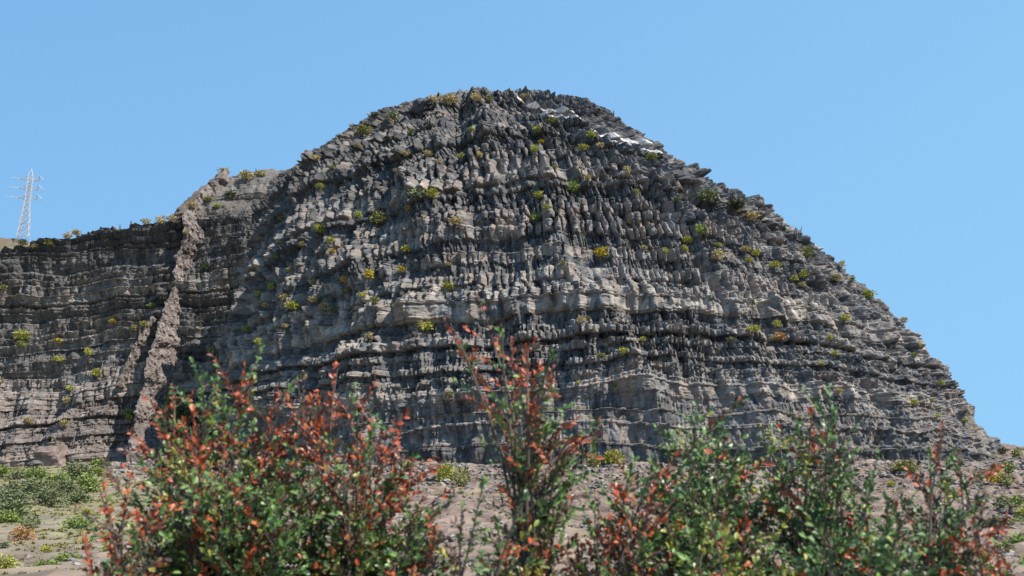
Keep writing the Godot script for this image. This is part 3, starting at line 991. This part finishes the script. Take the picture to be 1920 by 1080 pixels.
func bush(foot_px: float, d: float, tips: Array, label: String, spread := 1.0, leaf := 0.047, fullness := 1.9, fork := Vector2.ZERO) -> void:
	# tips: where the shoots end (as seen from the road), the kind of their leaves, how leafy they are
	var s0 := slope_of(foot_px, 1000)
	var root := Vector3(s0.x * d, ground_height(s0.x * d, d) - 0.05, -d)
	var o := base("bush", root)
	var found := []        # [transform, colour, size seen]
	for tip in tips:
		var dd := d + rng.randf_range(-0.45, 0.45) * spread
		var end := at_depth(tip[0], tip[1], dd) - root
		var b := Vector3(rng.randf_range(-0.12, 0.12), 0, rng.randf_range(-0.12, 0.12))
		var mid := b.lerp(end, 0.5) + Vector3(-(end.x - b.x) * 0.22 + rng.randf_range(-0.3, 0.3), 0.05, rng.randf_range(-0.1, 0.1))
		if fork != Vector2.ZERO: mid = at_depth(fork.x, fork.y, d) - root + Vector3(rng.randf_range(-0.12, 0.12), rng.randf_range(-0.1, 0.1), rng.randf_range(-0.1, 0.1))
		var sv := PackedVector3Array()
		var pts := PackedVector3Array()
		var rad := PackedFloat32Array()
		for k in 13:
			var t := k / 12.0
			pts.append(b.lerp(mid, t).lerp(mid.lerp(end, t), t) + Vector3(sin(t * 9.0 + tip[0]) * 0.02, 0, cos(t * 7.0 + tip[1]) * 0.02))
			rad.append(lerpf(0.019, 0.0035, t))
		tube(sv, pts, rad, 6)
		var count := int(tip[3] * fullness)
		for w in count:
			var t := 1.0 - 0.7 * pow((w + rng.randf()) / count, 0.9)
			var from := b.lerp(mid, t).lerp(mid.lerp(end, t), t)
			var along := (mid.lerp(end, t) - b.lerp(mid, t)).normalized()
			var a := rng.randf() * TAU
			var dir := (along * rng.randf_range(0.1, 1.0) + Vector3(cos(a), rng.randf_range(-0.25, 0.5), sin(a) * 0.8)).normalized()
			var ln := rng.randf_range(0.16, 0.52) * (1.25 - 0.55 * t) * spread
			if w == 0:
				from = pts[10]
				dir = along
				ln = (pts[12] - pts[10]).length()
			var to := from + dir * ln + Vector3(0, ln * 0.12, 0)
			tube(sv, PackedVector3Array([from, from.lerp(to, 0.5) + Vector3(0, ln * 0.04, 0), to]), PackedFloat32Array([0.0042, 0.003, 0.0016]), 4)
			var hue_key: String = tip[2]
			if hue_key == "r": hue_key = "r" if t > 0.66 else ("m" if rng.randf() < 0.6 else "g")
			if hue_key == "R": hue_key = "r"
			if rng.randf() < 0.12 and hue_key != "h": hue_key = "m"
			var family := pick_family(hue_key)
			var hue := pick_hue(family)
			var nl := int(ln / 0.019)
			for q in nl:
				var u := 0.15 + 0.85 * (q + rng.randf()) / nl
				var p := from.lerp(to, u)
				var az := q * 2.4 + rng.randf()
				var side := dir.cross(Vector3(0.31, 0.9, 0.3)).normalized()
				var up := side.cross(dir).normalized()
				var ld := (dir * 0.75 + (side * cos(az) + up * sin(az)) * 0.8 + Vector3(0, 0.18, 0)).normalized()
				var nrm := (Vector3(rng.randfn() * 0.7, 0.75, rng.randfn() * 0.6 + 0.35) - dir * 0.2).normalized()
				var xa := nrm.cross(ld).normalized()
				nrm = ld.cross(xa)
				var sz := leaf * rng.randf_range(0.5, 1.35)
				hue = pick_hue(family if rng.randf() < 0.88 else pick_family(hue_key))
				var view := absf(nrm.dot((root + p - EYE).normalized()))
				found.append([Transform3D(Basis(xa * sz, nrm * sz, ld * sz), p), hue, (0.3 + view) * sz * sz * (1.0 + 0.5 * u) / (root + p - EYE).length_squared()])
		put("stem", mesh_of(sv), bark, o)
	found.sort_custom(func(x, y): return x[2] > y[2])
	var nparts := mini(260, found.size())
	for i in nparts:
		var f = found[i]
		var key: String = f[1].to_html()
		if not leaf_mats.has(key):
			var lm := paint(f[1], 0.4 if f[1].g > f[1].r else 0.42, 0.55)
			leaf_mats[key] = lm
		var mi := put("leaf", leaf_mesh, leaf_mats[key], o)
		mi.transform = f[0]
	var rest := found.size() - nparts
	if rest > 0:
		var mm := MultiMesh.new()
		mm.transform_format = MultiMesh.TRANSFORM_3D
		mm.use_colors = true
		mm.mesh = leaf_mesh
		mm.instance_count = rest
		for i in rest:
			mm.set_instance_transform(i, found[nparts + i][0])
			mm.set_instance_color(i, found[nparts + i][1])
		var mo := MultiMeshInstance3D.new()
		mo.multimesh = mm
		var lm := StandardMaterial3D.new()
		lm.vertex_color_use_as_albedo = true
		lm.roughness = 0.42
		lm.backlight_enabled = true
		lm.backlight = Color(0.25, 0.22, 0.12)
		lm.cull_mode = BaseMaterial3D.CULL_DISABLED
		mo.material_override = lm
		mo.name = "foliage"
		o.add_child(mo)
		tag(mo, "", "", "", "stuff")
	tag(o, label, "bush", "bushes along the road")

func bushes() -> void:
	leaf_mesh = make_leaf()
	bush(420, 6.6, [[325, 735, "r", 9], [395, 725, "g", 16], [462, 700, "r", 16], [520, 745, "r", 15], [350, 800, "r", 12], [420, 780, "g", 18], [480, 800, "m", 18], [300, 850, "r", 13], [360, 900, "m", 20], [430, 900, "g", 22], [500, 880, "m", 22], [540, 830, "r", 14], [420, 1000, "m", 22], [330, 980, "m", 20], [480, 990, "m", 22], [380, 850, "m", 20], [290, 800, "r", 8], [560, 780, "r", 9], [250, 930, "m", 12], [450, 1060, "m", 20], [350, 1060, "m", 20], [530, 940, "g", 18]], "widest red and green bush at left, its top leaf cluster bright red", 1.25, 0.047, 2.5)
	bush(260, 6.2, [[190, 905, "r", 6], [240, 900, "r", 7], [205, 960, "r", 7], [160, 1010, "r", 6], [230, 1000, "r", 10], [290, 950, "r", 12], [165, 1065, "r", 6], [300, 1020, "m", 14], [255, 1050, "m", 12]], "low straggling bush with rusty leaves at the far left edge of the bushes", 0.8)
	bush(660, 6.9, [[632, 692, "r", 5], [665, 735, "r", 13], [610, 760, "r", 11], [700, 770, "r", 11], [735, 790, "r", 9], [760, 870, "r", 14], [690, 840, "m", 14], [600, 830, "m", 16], [640, 890, "m", 20], [720, 920, "g", 20], [780, 960, "m", 18], [600, 950, "m", 22], [680, 990, "g", 22], [560, 880, "m", 18], [550, 1000, "m", 22], [760, 1020, "g", 18], [560, 720, "r", 6], [800, 930, "r", 10], [820, 1010, "m", 12], [640, 1060, "g", 20], [740, 1060, "m", 18], [720, 850, "r", 10], [580, 1060, "m", 20]], "red and green bush right of the widest bush, with a bare thin topmost twig", 1.2, 0.047, 2.2)
	bush(1010, 6.4, [[900, 580, "r", 12], [840, 605, "r", 7], [870, 650, "g", 9], [955, 640, "r", 14], [1035, 665, "r", 14], [1000, 700, "r", 14], [900, 700, "r", 12], [960, 720, "g", 10], [1090, 810, "r", 14], [1060, 850, "m", 16], [1000, 800, "R", 12], [1120, 850, "m", 12], [930, 760, "n", 10], [1020, 760, "r", 10], [1045, 900, "g", 12], [1000, 900, "m", 10], [940, 620, "r", 8], [985, 655, "r", 8]], "tallest slender bush in the middle with arching red-tipped shoots", 0.9, 0.047, 1.1, Vector2(985, 840))
	bush(900, 6.0, [[905, 905, "g", 5], [870, 960, "m", 8], [820, 1000, "m", 12], [930, 980, "g", 10], [990, 930, "g", 9], [900, 1040, "m", 16], [1000, 1020, "y", 12], [960, 1050, "m", 14], [850, 1060, "r", 12]], "sparse low bush in front of the bare slope, bottom middle", 0.8, 0.047, 1.5)
	bush(1130, 6.3, [[1190, 870, "r", 11], [1160, 910, "r", 12], [1120, 940, "m", 8], [1190, 960, "m", 14], [1080, 1030, "r", 14], [1130, 1040, "m", 14], [1200, 1040, "m", 16], [1230, 870, "n", 9], [1220, 920, "r", 10], [1150, 980, "m", 12]], "salmon-tipped bush between the tallest bush and the dark green bush", 0.8)
	bush(1270, 6.8, [[1310, 772, "g", 13], [1345, 800, "g", 14], [1390, 825, "g", 12], [1280, 820, "g", 16], [1320, 860, "g", 24], [1370, 890, "g", 22], [1260, 870, "g", 18], [1300, 930, "g", 24], [1240, 940, "g", 20], [1260, 1000, "g", 24], [1330, 980, "h", 22], [1390, 960, "h", 18], [1400, 870, "g", 16], [1425, 930, "h", 16], [1220, 880, "n", 12], [1210, 1000, "g", 16], [1300, 1060, "g", 20], [1380, 1050, "g", 20]], "dense dark green bush right of the middle with hardly any red", 1.2, 0.047, 2.3)
	bush(1400, 5.9, [[1320, 935, "y", 9], [1290, 990, "y", 14], [1350, 980, "y", 13], [1400, 985, "y", 13], [1300, 1050, "y", 16], [1370, 1050, "y", 16], [1440, 1020, "h", 16], [1460, 1060, "y", 16], [1240, 1060, "h", 12]], "low yellow-green bush in front of the dark green bush", 0.8)
	bush(1545, 6.7, [[1552, 738, "g", 10], [1500, 800, "h", 12], [1560, 780, "g", 14], [1440, 830, "g", 9], [1530, 830, "n", 18], [1580, 850, "h", 16], [1600, 880, "g", 15], [1500, 880, "n", 18], [1460, 880, "g", 13], [1560, 920, "n", 22], [1630, 920, "g", 14], [1500, 950, "h", 16], [1600, 980, "n", 20], [1540, 1000, "h", 20], [1480, 840, "n", 10], [1640, 860, "h", 8], [1430, 960, "g", 14], [1660, 1000, "n", 18], [1520, 770, "n", 6]], "tall pointed bush right of the dark green bush, brownish inside with few orange leaves")
	bush(1620, 5.9, [[1560, 1000, "g", 13], [1620, 1000, "h", 14], [1660, 980, "g", 14], [1700, 960, "g", 12], [1580, 1060, "h", 18], [1640, 1050, "g", 18], [1710, 1040, "g", 18], [1520, 1050, "h", 16], [1680, 1010, "h", 18]], "low leafy green bush along the bottom edge at right", 0.8)
	bush(1770, 6.5, [[1740, 855, "r", 5], [1770, 800, "n", 5], [1800, 860, "r", 10], [1720, 880, "n", 6], [1780, 920, "g", 14], [1810, 940, "h", 12], [1760, 980, "n", 16], [1830, 990, "r", 8], [1790, 1010, "h", 20], [1720, 1000, "g", 16], [1750, 1050, "h", 20], [1820, 1050, "h", 14], [1700, 940, "n", 12], [1735, 930, "n", 12], [1840, 930, "r", 6], [1785, 850, "n", 6]], "rightmost tall bush with sparse orange leaves on thin upright twigs", 0.9)
	bush(1880, 6.0, [[1870, 1040, "r", 8], [1850, 1060, "y", 8], [1890, 1065, "r", 7]], "small rusty bush in the bottom right corner", 0.6)

# ---------------------------------------------------------------- the scene
func sky_picture() -> ImageTexture:
	var w := 512
	var h := 256
	var im := Image.create(w, h, false, Image.FORMAT_RGBF)
	for y in h:
		var el := (0.5 - (y + 0.5) / h) * PI
		for x in w:
			var az := ((x + 0.5) / w - 0.5) * TAU
			var sun_side := 0.5 + 0.5 * cos(az + 1.45)        # paler towards the sun
			var up := clampf(el / (PI / 2), 0.0, 1.0)
			var low := pow(1.0 - up, 3.0)
			var c := Color(0.115, 0.30, 0.68).lerp(Color(0.29, 0.60, 0.97), low * 0.55 + 0.45 * pow(1.0 - up, 1.2))
			c = c.lerp(Color(0.36, 0.70, 1.0), sun_side * 0.62)
			if el < 0.0: c = c.lerp(Color(0.20, 0.17, 0.14), clampf(-el * 14.0, 0.0, 1.0))
			im.set_pixel(x, y, c * (1.0 / 1.4))
	return ImageTexture.create_from_image(im)

func noise(n: FastNoiseLite, sd: int, freq: float, type: int, oct := 1) -> void:
	n.seed = sd
	n.frequency = freq
	n.noise_type = type
	n.fractal_type = FastNoiseLite.FRACTAL_FBM if oct > 1 else FastNoiseLite.FRACTAL_NONE
	n.fractal_octaves = oct

func _ready() -> void:
	var lens := CameraAttributesPhysical.new()
	lens.frustum_focal_length = 12.0 / tan(deg_to_rad(FOV / 2.0))
	lens.frustum_focus_distance = 330.0
	lens.exposure_aperture = 2.8
	var cam := Camera3D.new()
	cam.name = "camera"
	cam.fov = FOV
	cam.near = 0.1
	cam.far = 4000.0
	cam.position = EYE
	cam.rotation_degrees = Vector3(PITCH, 0, 0)
	add_child(cam)
	cam.current = true
	cam.attributes = lens
	var env := Environment.new()
	env.background_mode = Environment.BG_SKY
	env.sky = Sky.new()
	var pano := PanoramaSkyMaterial.new()
	pano.panorama = sky_picture()
	env.sky.sky_material = pano
	env.tonemap_mode = Environment.TONE_MAPPER_LINEAR
	env.tonemap_exposure = 1.4
	env.sdfgi_enabled = true
	env.ssao_enabled = true
	env.ssil_enabled = true
	var we := WorldEnvironment.new()
	we.name = "environment"
	we.environment = env
	add_child(we)
	var sun := DirectionalLight3D.new()
	sun.name = "sun"
	sun.light_energy = 1.6
	sun.light_color = Color(1.0, 0.965, 0.92)
	sun.light_angular_distance = 0.5
	sun.shadow_enabled = true
	add_child(sun)
	sun.look_at_from_position(Vector3(0.52, 0.785, 0.335), Vector3.ZERO, Vector3.UP)
	sun.position = Vector3(0, 300, 0)

	rng.seed = 4
	for i in 8192: R.append(rng.randf())
	noise(n_warp, 1, 0.02, FastNoiseLite.TYPE_SIMPLEX_SMOOTH, 2)
	noise(n_big, 2, 0.06, FastNoiseLite.TYPE_SIMPLEX_SMOOTH, 3)
	noise(n_fine, 3, 0.35, FastNoiseLite.TYPE_SIMPLEX_SMOOTH, 3)
	noise(n_tone, 5, 0.11, FastNoiseLite.TYPE_SIMPLEX_SMOOTH, 4)
	noise(n_ground, 6, 0.018, FastNoiseLite.TYPE_SIMPLEX_SMOOTH, 3)
	noise(n_cell, 7, 0.5, FastNoiseLite.TYPE_CELLULAR)
	n_cell.cellular_return_type = FastNoiseLite.RETURN_CELL_VALUE
	noise(n_cell2, 8, 1.05, FastNoiseLite.TYPE_CELLULAR)
	n_cell2.cellular_return_type = FastNoiseLite.RETURN_CELL_VALUE
	seen_at.resize(BW * BH)
	seen_depth.resize(BW * BH)
	seen_depth.fill(1e9)
	bark = paint(Color(0.12, 0.095, 0.075), 0.9)
	set_beds()
	build_ground()
	build_dome()
	build_wall()
	build_hill()
	build_dike("rock_dike", [[415, 322, 0.5], [385, 352, 0.7], [352, 390, 0.8], [345, 440, 0.8], [332, 480, 0.6], [326, 530, 0.6], [306, 580, 0.8], [290, 630, 1.1], [272, 690, 1.2], [262, 740, 1.1], [250, 800, 1.35], [238, 875, 1.7]], 8.0, 12.0, "narrow pinkish rock rib running down the left cliff", 10)
	build_dike("rock_rib", [[285, 585, 0.5], [262, 620, 0.9], [245, 660, 0.9], [228, 700, 0.6]], 5.0, 7.0, "short pinkish rock rib just left of the long one", 30)
	plants()
	small_tree()
	cacti()
	stones()
	pylon()
	bushes()
